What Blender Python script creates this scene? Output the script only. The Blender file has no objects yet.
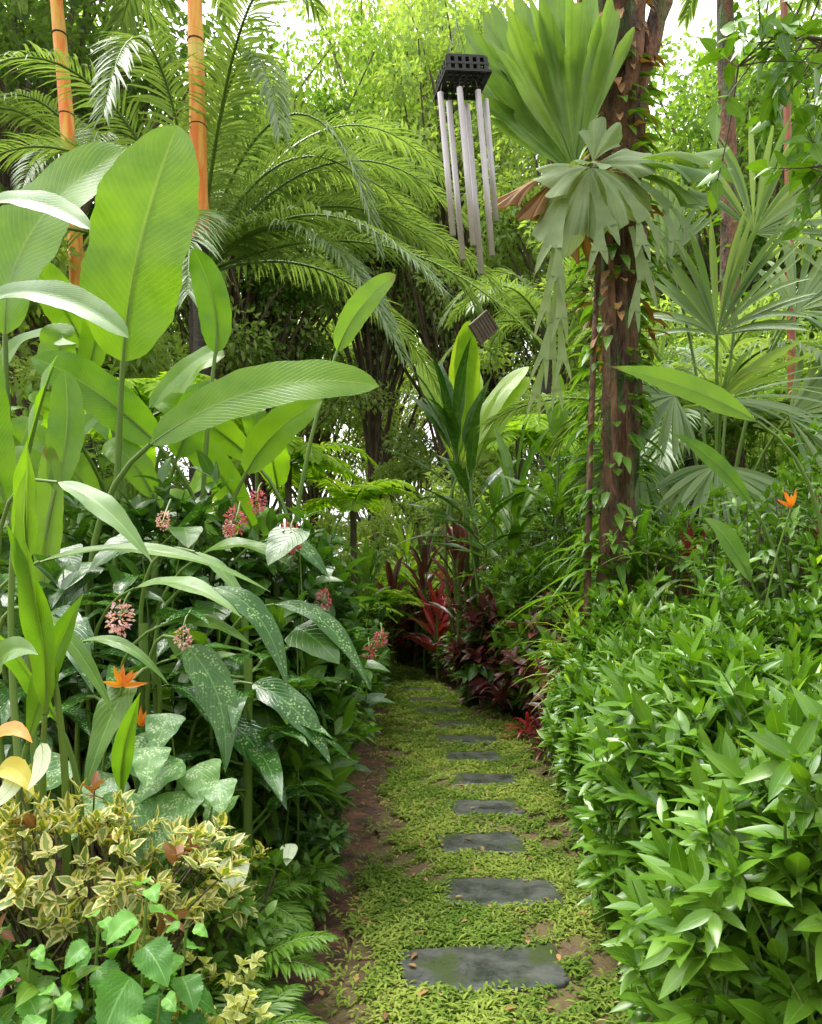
import bpy, math, numpy as np
from mathutils import Vector
rng=np.random.default_rng(7)
scene=bpy.context.scene
Z=np.array([0,0,1.0])
def nz(a): return a/np.maximum(np.linalg.norm(a,axis=-1,keepdims=True),1e-9)
def A(*a): return np.array(a,dtype=float)
def U(a,b,n=None): return rng.uniform(a,b,n)

# ------------------------------------------------------------------ mesh builder
class B:
    def __init__(s): s.V=[];s.F=[];s.L=[];s.M=[];s.n=0
    def add(s,v,f,lf,m):
        v=np.asarray(v,float).reshape(-1,3); f=np.asarray(f,np.int64).reshape(-1,4)
        s.V.append(v); s.F.append(f+s.n); s.L.append(np.asarray(lf,float).reshape(-1,3))
        s.M.append(np.full(len(f),m)); s.n+=len(v)
    def build(s,name,mats,parent=None,smooth=True):
        v=np.concatenate(s.V).astype(np.float32); f=np.concatenate(s.F).astype(np.int32)
        l=np.concatenate(s.L).astype(np.float32); m=np.concatenate(s.M).astype(np.int32)
        me=bpy.data.meshes.new(name)
        me.vertices.add(len(v)); me.vertices.foreach_set('co',v.ravel())
        me.loops.add(f.size); me.loops.foreach_set('vertex_index',f.ravel())
        me.polygons.add(len(f)); me.polygons.foreach_set('loop_start',np.arange(0,f.size,4,dtype=np.int32))
        me.polygons.foreach_set('material_index',m)
        for mt in mats: me.materials.append(mt)
        me.update(calc_edges=True)
        me.polygons.foreach_set('use_smooth',np.full(len(f),smooth))
        at=me.attributes.new('lf','FLOAT_VECTOR','POINT'); at.data.foreach_set('vector',l.ravel())
        ob=bpy.data.objects.new(name,me); scene.collection.objects.link(ob)
        if parent: ob.parent=parent
        return ob
def grid_faces(N,a,b):
    i=np.arange(a)[:,None]; j=np.arange(b)[None,:]
    q=np.stack([i*(b+1)+j,i*(b+1)+j+1,(i+1)*(b+1)+j+1,(i+1)*(b+1)+j],-1).reshape(1,-1,4)
    return (q+(np.arange(N)*(a+1)*(b+1))[:,None,None]).reshape(-1,4)
def prof(k,u):
    u=np.clip(u,0,1)
    if k=='lance': w=np.sin(np.pi*u**.8)
    elif k=='ovate': w=np.sin(np.pi*u**.62)**.85
    elif k=='obl': w=np.clip(1-np.abs(2*u**.92-1)**2.7,0,1)**.62
    elif k=='strap': w=np.minimum(1,.35+u*3)*(1-u**2.5)
    elif k=='heart': w=np.minimum(1,(u*6)**.5)*(1-u**1.3)**.75*1.1
    elif k=='grass': w=(1-u)**.6
    elif k=='obov': w=np.sin(np.pi*u**1.3)**.8
    elif k=='wedge': w=.38+.62*u**1.4
    else: w=np.ones_like(u)
    return np.maximum(w,.02)
def leaves(b,base,d,up,L,W,droop=.2,fold=.25,nl=4,nw=2,pf='lance',wave=0,mat=0,tint=None,serr=0):
    N=len(base)
    if N==0: return
    ar=lambda x: np.broadcast_to(np.asarray(x,float),(N,)).copy()
    L,W,droop,fold=ar(L),ar(W),ar(droop),ar(fold)
    tint=U(0,1,N) if tint is None else ar(tint)
    d=nz(d); side=nz(np.cross(d,up)+1e-5); nr=np.cross(side,d)
    u=np.linspace(0,1,nl+1); v=np.linspace(-1,1,nw+1)
    t=nz(d[:,None,:]-Z*(2*u[None,:,None]*droop[:,None,None]))
    c=np.zeros((N,nl+1,3)); c[:,1:]=np.cumsum((t[:,1:]+t[:,:-1])/2,axis=1)*(L/nl)[:,None,None]
    c+=base[:,None,:]
    n=nz(nr[:,None,:]-(nr[:,None,:]*t).sum(-1,keepdims=True)*t)
    w=prof(pf,u)
    if serr: w=w*(1+serr*((-1)**np.arange(nl+1)))
    w=w[None,:]*W[:,None]/2
    off=fold[:,None,None]*np.abs(v)[None,None,:]*w[:,:,None]
    if wave:
        ph=U(0,6.28,N)[:,None,None]
        off=off+wave*w[:,:,None]*np.abs(v)*np.sin(u[None,:,None]*17+ph+np.sign(v)*1.2)
    p=c[:,:,None,:]+side[:,None,None,:]*(v[None,None,:]*w[:,:,None])[...,None]+n[:,:,None,:]*off[...,None]
    lf=np.stack([np.broadcast_to(u[None,:,None],p.shape[:3]),np.broadcast_to(v[None,None,:],p.shape[:3]),
                 np.broadcast_to(tint[:,None,None],p.shape[:3])],-1)
    b.add(p,grid_faces(N,nl,nw),lf,mat)
def perp(D):
    h=np.where(np.abs(D[:,2:3])>.9,A(1,0,0),Z)
    a=nz(np.cross(D,h)); return a,np.cross(D,a)
def whorl(b,P,D,k,L,W,spread=1.1,jit=.3,stemlen=.06,Lj=.3,**kw):
    N=len(P); D=nz(D); a,c=perp(D); j=np.arange(k)[None,:]
    az=j*2.4+U(0,6.28,N)[:,None]; sp=spread*(.45+.75*j/k)+rng.normal(0,jit,(N,k))
    r=a[:,None,:]*np.cos(az)[...,None]+c[:,None,:]*np.sin(az)[...,None]
    d=D[:,None,:]*np.cos(sp)[...,None]+r*np.sin(sp)[...,None]
    base=P[:,None,:]-D[:,None,:]*(j/k*stemlen)[...,None]
    up=np.broadcast_to(D[:,None,:],d.shape)+Z*.6
    s=U(1-Lj,1+Lj*.6,N*k)
    t=np.clip(np.repeat(U(0,1,N),k)*.6+U(0,.4,N*k),0,1)
    leaves(b,base.reshape(-1,3),d.reshape(-1,3),up.reshape(-1,3),L*s,W*s,tint=t,**kw)
def tube(b,pts,rad,sides=8,mat=0,tint=.5,rough=0):
    pts=np.asarray(pts,float); M=len(pts); rad=np.broadcast_to(np.asarray(rad,float),(M,))
    t=nz(np.gradient(pts,axis=0)); h=np.where(np.abs(t[:,2:3])>.95,A(1,0,0),Z)
    a=nz(np.cross(t,h))
    for i in range(1,M):
        q=a[i-1]-t[i]*a[i-1].dot(t[i]); a[i]=q/max(np.linalg.norm(q),1e-9)
    c=np.cross(t,a); th=np.linspace(0,2*np.pi,sides+1)
    r=rad[:,None]*np.ones(sides+1)
    if rough:
        q=rng.normal(0,rough,(M,sides+1)); q[:,-1]=q[:,0]; r=r*(1+q)
    p=pts[:,None,:]+r[...,None]*(a[:,None,:]*np.cos(th)[None,:,None]+c[:,None,:]*np.sin(th)[None,:,None])
    lf=np.stack([np.broadcast_to(np.linspace(0,1,M)[:,None],p.shape[:2]),np.broadcast_to(th/np.pi-1,p.shape[:2]),np.full(p.shape[:2],tint)],-1)
    b.add(p,grid_faces(1,M-1,sides),lf,mat)
def stems(b,p0,p1,r0,r1,mat=1,seg=4,sides=4,bow=.15):
    N=len(p0); u=np.linspace(0,1,seg+1); ln=np.linalg.norm(p1-p0,axis=1)
    mid=(p0+p1)/2+rng.normal(0,1,(N,3))*(ln*bow*.5)[:,None]; mid[:,2]+=ln*bow*.4
    uu=u[None,:,None]
    c=(1-uu)**2*p0[:,None]+2*uu*(1-uu)*mid[:,None]+uu**2*p1[:,None]
    t=nz(np.gradient(c,axis=1)); x=nz(np.cross(t,A(.31,.17,.93))+1e-6); y=np.cross(t,x)
    th=np.linspace(0,2*np.pi,sides+1); r=(np.broadcast_to(r0,(N,))[:,None]*(1-u)+np.broadcast_to(r1,(N,))[:,None]*u)
    p=c[:,:,None]+r[:,:,None,None]*(x[:,:,None]*np.cos(th)[None,None,:,None]+y[:,:,None]*np.sin(th)[None,None,:,None])
    lf=np.zeros(p.shape); lf[...,0]=u[None,:,None]; lf[...,1]=.7; lf[...,2]=.5
    b.add(p,grid_faces(N,seg,sides),lf,mat)
def bez(p0,pm,p1,n):
    u=np.linspace(0,1,n)[:,None]; return (1-u)**2*p0+2*u*(1-u)*pm+u*u*p1
def bigleaf(b,p0,p1,W,nrm=(0,-1,.3),bow=(0,0,.1),pf='obl',fold=.15,wave=.06,mat=0,tint=.5,nl=26,nw=8,root=None,rs=.012,smat=1):
    p0,p1,nrm,bow=map(lambda q:np.array(q,float),(p0,p1,nrm,bow))
    c=bez(p0,(p0+p1)/2+bow*2,p1,nl+1); t=nz(np.gradient(c,axis=0))
    side=nz(np.cross(t,nrm)); n=np.cross(side,t)
    u=np.linspace(0,1,nl+1); v=np.linspace(-1,1,nw+1); w=prof(pf,u)*W/2
    ph=U(0,6)
    rag=1+.035*np.sin(u*40+ph)*(rng.random(nl+1)>.4)
    off=fold*np.abs(v)[None]*w[:,None]*1.0-.25*fold*(v**2)[None]*w[:,None]+wave*w[:,None]*np.abs(v)[None]*np.sin(u[:,None]*14+ph+np.sign(v)[None]*1.5)
    p=c[:,None]+side[:,None]*(v[None,:]*(w*rag)[:,None])[...,None]+n[:,None]*off[...,None]
    lf=np.stack([np.broadcast_to(u[:,None],p.shape[:2]),np.broadcast_to(v[None],p.shape[:2]),np.full(p.shape[:2],tint)],-1)
    b.add(p,grid_faces(1,nl,nw),lf,mat)
    tube(b,c[:-3]-n[:-3]*rs*.5,np.linspace(rs*.8,rs*.12,nl-2),5,smat)
    if root is not None:
        root=np.array(root,float); q=p0-t[0]*.35*np.linalg.norm(p0-root)
        tube(b,bez(root,q,p0,12),np.linspace(rs*1.9,rs*.85,12),7,smat)
def frond(b,p0,d,L,droop,nleaf,ll,lw,ang=.9,ldroop=.35,up=Z,mat=0,smat=1,rr=.018,nl=4,start=.12,vee=.25,pw=.5):
    p0=np.array(p0,float); d=nz(np.array(d,float)); M=24; u=np.linspace(0,1,M)
    t=nz(d[None]-Z*(2*u[:,None]**1.3*droop)); c=p0+np.concatenate([np.zeros((1,3)),np.cumsum((t[1:]+t[:-1])/2,axis=0)])*L/(M-1)
    tube(b,c,np.linspace(rr,rr*.15,M),5,smat)
    s=np.linspace(start,1,nleaf)
    ci=np.stack([np.interp(s,u,c[:,i]) for i in range(3)],-1); ti=nz(np.stack([np.interp(s,u,t[:,i]) for i in range(3)],-1))
    sd=nz(np.cross(ti,up)); n=np.cross(sd,ti)
    len_=ll*np.sin(np.pi*np.clip(.12+s*.83,0,1))**pw
    for sg in (-1,1):
        a=ang*(1.15-.65*s)+rng.normal(0,.06,nleaf)
        dd=ti*np.cos(a)[:,None]+sg*sd*np.sin(a)[:,None]+n*vee+rng.normal(0,.05,(nleaf,3))
        leaves(b,ci,dd,n,len_*U(.85,1.1,nleaf),lw,droop=ldroop*U(.6,1.4,nleaf),fold=.3,nl=nl,nw=2,pf='lance' if nl<4 else 'strap',mat=mat,tint=np.clip(rng.normal(.5,.2,nleaf),0,1))
def fanpalm_leaf(b,p,d,nrm,R,n=26,spread=2.5,mat=0,droop=.15,w=.05):
    d=nz(np.array(d,float)); nrm=nz(np.array(nrm,float)); s=nz(np.cross(d,nrm)); a=np.linspace(-spread,spread,n)
    dd=d*np.cos(a)[:,None]+s*np.sin(a)[:,None]+nrm*.12+rng.normal(0,.04,(n,3))
    leaves(b,np.repeat(np.array(p,float)[None],n,0),dd,np.repeat(nrm[None],n,0),R*(1-.25*(np.abs(a)/spread)**2)*U(.85,1.05,n),w*R*1.6,droop=droop*U(.4,2,n),fold=.35,nl=7,nw=2,pf='obov',mat=mat)

# ------------------------------------------------------------------ materials
def newmat(name):
    m=bpy.data.materials.new(name); m.use_nodes=True; nt=m.node_tree; nt.nodes.clear(); return m,nt
class G:
    def __init__(s,nt): s.nt=nt
    def n(s,t,**k):
        x=s.nt.nodes.new(t)
        for a,v in k.items(): setattr(x,a,v)
        return x
    def l(s,a,b): s.nt.links.new(a,b)
    def val(s,x,sock):
        if isinstance(x,(int,float)): sock.default_value=x
        elif isinstance(x,tuple): sock.default_value=(*x[:3],1) 
        else: s.l(x,sock)
    def m(s,op,a,b=0.0,c=None):
        x=s.n('ShaderNodeMath',operation=op); s.val(a,x.inputs[0]); s.val(b,x.inputs[1])
        if c is not None: s.val(c,x.inputs[2])
        return x.outputs[0]
    def mix(s,f,a,b,bt='MIX'):
        x=s.n('ShaderNodeMixRGB',blend_type=bt); s.val(f,x.inputs[0]); s.val(a,x.inputs[1]); s.val(b,x.inputs[2]); return x.outputs[0]
    def mr(s,x,a,b,c=0,d=1):
        q=s.n('ShaderNodeMapRange'); s.val(x,q.inputs[0])
        for i,v in enumerate((a,b,c,d)): q.inputs[i+1].default_value=v
        return q.outputs[0]
    def noise(s,sc,det=3,vec=None):
        x=s.n('ShaderNodeTexNoise'); x.inputs['Scale'].default_value=sc; x.inputs['Detail'].default_value=det
        if vec is None: vec=s.n('ShaderNodeTexCoord').outputs['Object']
        s.l(vec,x.inputs['Vector']); return x.outputs['Fac']
def leafmat(name,c1,c2,rough=.35,vein=None,vs=.5,freq=14,slant=.35,trans=.35,spot=None,spotsc=60,spotth=.6,edge=None,edgeth=.55,mid=.06,spec=.5,brown=.0,simple=False,matte=False):
    m,nt=newmat(name); g=G(nt)
    at=g.n('ShaderNodeAttribute',attribute_name='lf'); sp=g.n('ShaderNodeSeparateXYZ'); g.l(at.outputs['Vector'],sp.inputs[0])
    u,v,t=sp.outputs; av=g.m('ABSOLUTE',v); latm=None
    if matte:
        p=g.n('ShaderNodeBsdfDiffuse'); col=g.mix(t,c1,c2); g.l(col,p.inputs['Color'])
    else:
        p=g.n('ShaderNodeBsdfPrincipled'); p.inputs['Specular IOR Level'].default_value=spec
    if matte: pass
    elif simple:
        col=g.mix(t,c1,c2); p.inputs['Roughness'].default_value=rough
    else:
        ns=g.noise(8,2); col=g.mix(g.m('ADD',g.m('MULTIPLY',t,.85),g.mr(ns,.35,.65,-.12,.3)),c1,c2)
        g.l(g.mr(ns,.3,.7,rough*.75,rough*1.35),p.inputs['Roughness'])
        midm=g.mr(av,mid,mid*.4)
        vc=vein or tuple(min(1,x*1.9+.02) for x in c2)
        if spot:
            sv=g.n('ShaderNodeTexVoronoi'); sv.inputs['Scale'].default_value=spotsc; g.l(g.n('ShaderNodeTexCoord').outputs['Object'],sv.inputs['Vector'])
            sf=g.m('MULTIPLY',g.mr(sv.outputs['Distance'],spotth*.6,spotth*.4),g.mr(g.noise(spotsc*.25,1),.42,.58))
            sf=g.m('MULTIPLY',sf,g.mr(av,.95,.6)); col=g.mix(sf,col,spot)
        if edge:
            ef=g.mr(g.m('ADD',av,g.mr(g.noise(45,2),.3,.7,-.35,.35)),edgeth-.05,edgeth+.07)
            col=g.mix(ef,col,edge)
        if vs>.25 and freq>0:
            lat=g.m('SINE',g.m('MULTIPLY',g.m('SUBTRACT',u,g.m('MULTIPLY',av,slant)),freq*6.283))
            latm=g.mr(lat,.55,1.0); col=g.mix(g.m('MULTIPLY',latm,vs*.45),col,vc)
        if vs: col=g.mix(g.m('MULTIPLY',midm,min(1,vs*1.5)),col,vc)
        if brown:
            bf=g.m('MULTIPLY',g.mr(g.m('ADD',u,g.m('MULTIPLY',ns,.5)),1.15,1.27),g.mr(t,1-brown,1-brown+.02))
            col=g.mix(bf,col,(.20,.10,.03))
        if latm is not None:
            bp=g.n('ShaderNodeBump'); bp.inputs['Strength'].default_value=.3; bp.inputs['Distance'].default_value=.003
            g.l(g.m('MULTIPLY',latm,-.8),bp.inputs['Height']); g.l(bp.outputs[0],p.inputs['Normal'])
    if not matte: g.l(col,p.inputs['Base Color'])
    tr=g.n('ShaderNodeBsdfTranslucent'); g.l(g.mix(1,col,(1.45,1.5,.40),'MULTIPLY'),tr.inputs['Color'])
    mx=g.n('ShaderNodeMixShader'); mx.inputs[0].default_value=trans; g.l(p.outputs[0],mx.inputs[1]); g.l(tr.outputs[0],mx.inputs[2])
    o=g.n('ShaderNodeOutputMaterial'); g.l(mx.outputs[0],o.inputs[0]); return m
def plain(name,c1,c2,rough=.7,sc=12,bump=.4,dist=.02,metal=0,stretch=None,spec=.4,moss=None):
    m,nt=newmat(name); g=G(nt); tc=g.n('ShaderNodeTexCoord').outputs['Object']
    if stretch:
        mp=g.n('ShaderNodeMapping'); mp.inputs['Scale'].default_value=stretch; g.l(tc,mp.inputs[0]); tc=mp.outputs[0]
    a=g.noise(sc,4,tc); b_=g.noise(sc*5,3,tc)
    f=g.mr(g.m('ADD',g.m('MULTIPLY',a,.7),g.m('MULTIPLY',b_,.3)),.36,.62)
    p=g.n('ShaderNodeBsdfPrincipled'); col=g.mix(f,c1,c2)
    if moss: col=g.mix(g.mr(g.noise(sc*.6,3,tc),moss[3],moss[3]+.1),col,moss[:3])
    g.l(col,p.inputs['Base Color']); g.l(g.mr(a,.3,.7,rough*.65,min(1,rough*1.25)),p.inputs['Roughness'])
    p.inputs['Metallic'].default_value=metal; p.inputs['Specular IOR Level'].default_value=spec
    bp=g.n('ShaderNodeBump'); bp.inputs['Strength'].default_value=bump; bp.inputs['Distance'].default_value=dist
    g.l(g.m('ADD',a,g.m('MULTIPLY',b_,.5)),bp.inputs['Height']); g.l(bp.outputs[0],p.inputs['Normal'])
    o=g.n('ShaderNodeOutputMaterial'); g.l(p.outputs[0],o.inputs[0]); return m

M_heli=leafmat('heliconia_leaf',(.09,.22,.015),(.21,.38,.025),.32,vein=(.36,.50,.1),vs=.35,freq=30,slant=.2,trans=.5,mid=.045,brown=.12)
M_pale=leafmat('silvery_leaf',(.09,.20,.045),(.20,.33,.09),.3,vs=.3,freq=22,trans=.3)
M_lime=leafmat('lime_leaf',(.20,.34,.03),(.34,.46,.05),.4,vs=.2,trans=.5)
M_stem=leafmat('green_stem',(.10,.18,.03),(.14,.23,.04),.4,simple=True,trans=.05)
M_dark=leafmat('dark_glossy_leaf',(.022,.075,.012),(.065,.15,.02),.25,vs=.4,freq=9,trans=.28,brown=.06)
M_mid=leafmat('green_leaf',(.055,.15,.014),(.15,.28,.03),.3,vs=.35,freq=9,trans=.38,brown=.08)
M_hedge=leafmat('hedge_leaf',(.05,.145,.012),(.155,.30,.025),.27,vein=(.27,.42,.1),vs=.35,freq=0,trans=.27,brown=.05)
M_dief=leafmat('dieffenbachia_leaf',(.02,.085,.014),(.055,.15,.022),.2,vein=(.14,.32,.08),vs=.5,freq=12,spot=(.32,.46,.18),spotsc=85,spotth=.7,trans=.22)
M_cal=leafmat('caladium_leaf',(.08,.20,.05),(.14,.28,.06),.4,vein=(.2,.40,.12),vs=.5,freq=6,slant=.6,spot=(.42,.55,.28),spotsc=130,spotth=.9,trans=.3)
M_varieg=leafmat('variegated_leaf',(.09,.17,.03),(.24,.30,.06),.4,edge=(.62,.55,.22),edgeth=.5,vs=.2,freq=8,trans=.3)
M_cream=leafmat('yellow_green_leaf',(.30,.38,.08),(.52,.56,.16),.45,edge=(.68,.64,.28),edgeth=.6,vs=.2,trans=.35)
M_bronze=leafmat('bronze_leaf',(.16,.07,.03),(.34,.16,.07),.4,vs=.3,trans=.3)
M_cole=leafmat('serrated_leaf',(.045,.18,.025),(.16,.38,.05),.4,vein=(.26,.50,.14),vs=.5,freq=7,slant=.7,trans=.35)
M_white=leafmat('white_leaf',(.5,.58,.36),(.68,.72,.55),.4,vein=(.3,.45,.2),vs=.5,freq=7,trans=.3)
M_burg=leafmat('burgundy_leaf',(.045,.04,.026),(.19,.035,.045),.22,vein=(.25,.10,.08),vs=.26,freq=8,trans=.2)
M_red=leafmat('red_leaf',(.20,.02,.03),(.42,.04,.05),.3,vs=.2,trans=.35)
M_palm=leafmat('palm_leaflet',(.13,.22,.09),(.28,.37,.18),.35,simple=True,trans=.42)
M_fern=leafmat('fern_leaf',(.20,.36,.04),(.36,.50,.08),.45,matte=True,trans=.5)
M_bg1=leafmat('tree_leaf',(.11,.22,.06),(.26,.37,.12),.45,matte=True,trans=.5)
M_bg2=leafmat('tree_leaf_hazed',(.24,.35,.13),(.42,.52,.24),.45,matte=True,trans=.5)  # distance haze painted into the leaf colour: paler greens for far foliage
M_bg3=leafmat('tree_leaf_deep',(.07,.14,.05),(.17,.26,.10),.45,matte=True,trans=.45)
M_grass=leafmat('grass_blade',(.11,.19,.03),(.31,.38,.08),.45,matte=True,trans=.38)
M_stag=leafmat('staghorn_leaf',(.10,.20,.05),(.21,.33,.08),.45,vein=(.05,.12,.04),vs=.2,trans=.38,mid=.12)
M_stagp=leafmat('staghorn_shield',(.20,.29,.13),(.38,.46,.26),.5,vein=(.10,.17,.06),vs=.25,freq=0,trans=.3,mid=.16)
M_staga=leafmat('staghorn_antler',(.15,.22,.08),(.28,.35,.16),.5,vs=0,trans=.35)
M_brown=leafmat('dead_leaf',(.14,.065,.02),(.38,.20,.07),.6,vs=.2,trans=.2)
M_yell=leafmat('yellow_leaf',(.55,.48,.05),(.7,.6,.1),.4,vs=.2,trans=.4)
M_orange=leafmat('orange_petal',(.80,.20,.02),(.85,.33,.04),.35,vs=.1,trans=.3)
M_pink=leafmat('pink_flower',(.65,.28,.40),(.8,.55,.62),.5,simple=True,trans=.3)
M_dpink=leafmat('crimson_flower',(.42,.07,.12),(.6,.18,.24),.5,simple=True,trans=.3)
M_bark=plain('bark',(.05,.035,.025),(.17,.12,.085),.9,6,.9,.05,stretch=(1,1,.35))
M_rbark=plain('peeling_bark',(.03,.02,.014),(.26,.13,.08),.9,9,1,.08,stretch=(1,1,.3),moss=(.10,.15,.05,.53))
M_twig=plain('twig',(.06,.045,.03),(.13,.1,.06),.8,20,.3,.01)
M_ptr=plain('palm_trunk',(.02,.016,.013),(.08,.065,.05),.85,5,.8,.04,stretch=(1,1,6))
M_soil=plain('soil',(.035,.019,.011),(.16,.08,.046),.95,6,.9,.05)
M_stone=plain('slate',(.026,.029,.027),(.085,.09,.08),.34,8,.55,.006,moss=(.045,.062,.022,.53))
M_turf=plain('turf',(.09,.05,.028),(.11,.09,.03),.95,10,.8,.02)
M_metal=plain('aluminium_tube',(.42,.39,.41),(.56,.53,.55),.4,3,.05,.002,metal=.3)
M_black=plain('black_wood',(.012,.012,.013),(.03,.03,.03),.4,20,.1,.002)
M_wood=plain('dark_wood',(.04,.028,.02),(.10,.07,.05),.6,14,.2,.003,stretch=(1,1,5))
M_cord=plain('cord',(.1,.1,.1),(.2,.2,.2),.8,50,.1,.001)
m,nt=newmat('orange_crownshaft'); g=G(nt)
tc=g.n('ShaderNodeTexCoord').outputs['Object']; mp=g.n('ShaderNodeMapping'); mp.inputs['Scale'].default_value=(9,9,1.2); g.l(tc,mp.inputs[0])
nn=g.noise(1.5,4,mp.outputs[0]); col=g.mix(g.mr(nn,.4,.6),(.74,.20,.035),(.80,.42,.08)); col=g.mix(g.mr(g.noise(1.3,2),.5,.62,0,.75),col,(.52,.50,.12))
p=g.n('ShaderNodeBsdfPrincipled'); g.l(col,p.inputs['Base Color']); p.inputs['Roughness'].default_value=.5; p.inputs['Specular IOR Level'].default_value=.3
o=g.n('ShaderNodeOutputMaterial'); g.l(p.outputs[0],o.inputs[0]); M_shaft=m

# ------------------------------------------------------------------ ground & path
def sheet(name,xs,ys,zf,mat):
    b=B(); X,Y=np.meshgrid(xs,ys); p=np.stack([X,Y,zf(X,Y)],-1)
    b.add(p,grid_faces(1,len(ys)-1,len(xs)-1),np.zeros(p.shape),0); return b.build(name,[mat])
sheet('ground',np.concatenate([[-300,-60],np.linspace(-20,20,81),[60,300]]),np.concatenate([[-300,-60],np.linspace(-10,40,101),[80,300]]),
      lambda X,Y: np.where((np.abs(X)<19)&(Y>-9)&(Y<39),.012*np.sin(X*5+Y*2)*np.sin(Y*4.1-X)-.02,-.02),M_soil)
YY=[-2,1,2.5,4.1,6.7,8.3,9.6,10.7,13.4,16.5,19]
LE=[-.5,-.45,-.40,-.35,-.33,-.36,-.38,-.42,-.55,-.9,-1.8]
RE=[.72,.72,.76,.98,1.2,1.32,1.05,.78,.35,.05,-.4]
le=lambda y:np.interp(y,YY,LE); re=lambda y:np.interp(y,YY,RE)
b=B(); ys=np.linspace(-2,19,120); s=np.linspace(0,1,15)
ragL=rng.normal(0,.03,120); ragR=rng.normal(0,.03,120)
X=(le(ys)+ragL+.14)[:,None]*(1-s)+(re(ys)+ragR-.06)[:,None]*s; Yg=np.repeat(ys[:,None],15,1)
Zg=.002+.012*np.sin(X*7+Yg*3)*np.sin(Yg*2.3)+.014*np.sin(np.pi*s)[None]
p=np.stack([X,Yg,Zg+.002],-1); b.add(p,grid_faces(1,119,14),np.zeros(p.shape),0); b.build('path',[M_turf])
ST=[(.27,2.88,.62,.36),(.43,3.62,.56,.36),(.40,4.34,.48,.38),(.50,5.08,.48,.40),(.57,5.88,.50,.40),(.55,6.75,.50,.42),(.56,7.6,.6,.42),(.50,8.5,.50,.42),(.34,9.5,.56,.44),(.22,10.6,.5,.44),(.08,11.8,.55,.44),(-.03,13.1,.5,.44),(-.2,14.6,.55,.44)]
for i,(x,y,w,h) in enumerate(ST):
    b=B(); th=np.linspace(0,2*np.pi,65); e=[8,6,9][i%3]
    rx=np.sign(np.cos(th))*np.abs(np.cos(th))**(2/e); ry=np.sign(np.sin(th))*np.abs(np.sin(th))**(2/e)
    jj=rng.normal(0,.014,65)+.03*np.sin(th*2+i*1.7)+.035*np.sin(th*3+2*i)+.016*np.sin(th*7+i)+.014*np.sin(th*11+i); jj[-1]=jj[0]; rr=1+jj; a=rng.normal(0,.09)
    ox=rx*w/2*rr; oy=ry*h/2*rr; ox,oy=ox*math.cos(a)-oy*math.sin(a),ox*math.sin(a)+oy*math.cos(a)
    ring=[]
    for sc,z in ((1.0,-.01),(1.0,.020),(.985,.027),(.955,.031),(.8,.032),(.55,.0325),(.3,.0325),(.0,.0325)):
        zz=z+(rng.normal(0,.0015,65) if .021<z<.0305 else 0)
        q=np.stack([x+ox*sc,y+oy*sc,zz+0*ox],-1); q[-1]=q[0]; ring.append(q)
    p=np.stack(ring); b.add(p,grid_faces(1,7,64),np.zeros(p.shape),0); b.build('stepping_stone',[M_stone])
b=B()
def blades(y0,y1,dens,L,W):
    n=int((y1-y0)*1.5*dens); y=U(y0,y1,n); s=U(-.04,1.04,n)
    x=le(y)*(1-s)+re(y)*s; edge=np.minimum(s,1-s)
    patch=np.sin(x*6.1+y*2.7)+np.sin(y*4.3-x*3)+np.sin(x*13+y*9)*.9+np.sin(x*29-y*23)*.9
    keep=(rng.random(n)<np.clip(.3+edge*6,0,1))&(patch+edge*4>-.6+rng.normal(0,.45,n))
    keep&=~((s<.15+.07*np.sin(y*3)+.03*np.sin(y*11))&(y<6.5)&(rng.random(n)<.88))
    for (sx,sy,w,h) in ST: keep&=~((np.abs(x-sx)<w/2-.02-.02*np.sin(y*17+sy*9))&(np.abs(y-sy)<h/2-.025-.022*np.sin(x*15+sy*5)))
    x,y=x[keep],y[keep]; n=len(x); az=U(0,6.28,n); el=U(-.05,1.0,n)
    d=np.stack([np.cos(az)*np.cos(el),np.sin(az)*np.cos(el),np.sin(el)],-1)
    sc=1+.35*np.sin(x*9+y*6)*np.sin(y*7-x*4)
    leaves(b,np.stack([x,y,.014+U(0,.022,n)],-1),d,np.broadcast_to(Z,(n,3)),L*U(.6,1.3,n)*sc,W,droop=.5,fold=.3,nl=3,nw=1,pf='strap',mat=0,tint=np.clip(.42+.3*np.sin(x*5+y*3)+.22*np.sin(x*17-y*11)+rng.normal(0,.3,n),0,1))
blades(1.9,4.2,9500,.038,.0115); blades(4.2,7,6000,.046,.014); blades(7,11,2600,.065,.02); blades(11,19,1300,.09,.03)
b.build('grass',[M_grass])
b=B(); n=260; y=U(2.2,11,n); s=U(0,1,n)**1.6; x=le(y)*(1-s)+re(y)*s; az=U(0,6.28,n)
leaves(b,np.stack([x,y,np.full(n,.042)],-1),np.stack([np.cos(az),np.sin(az),U(-.1,.3,n)],-1),np.broadcast_to(Z,(n,3)),U(.02,.06,n),.02,nl=4,mat=0); b.build('fallen_leaves',[M_brown])

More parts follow.
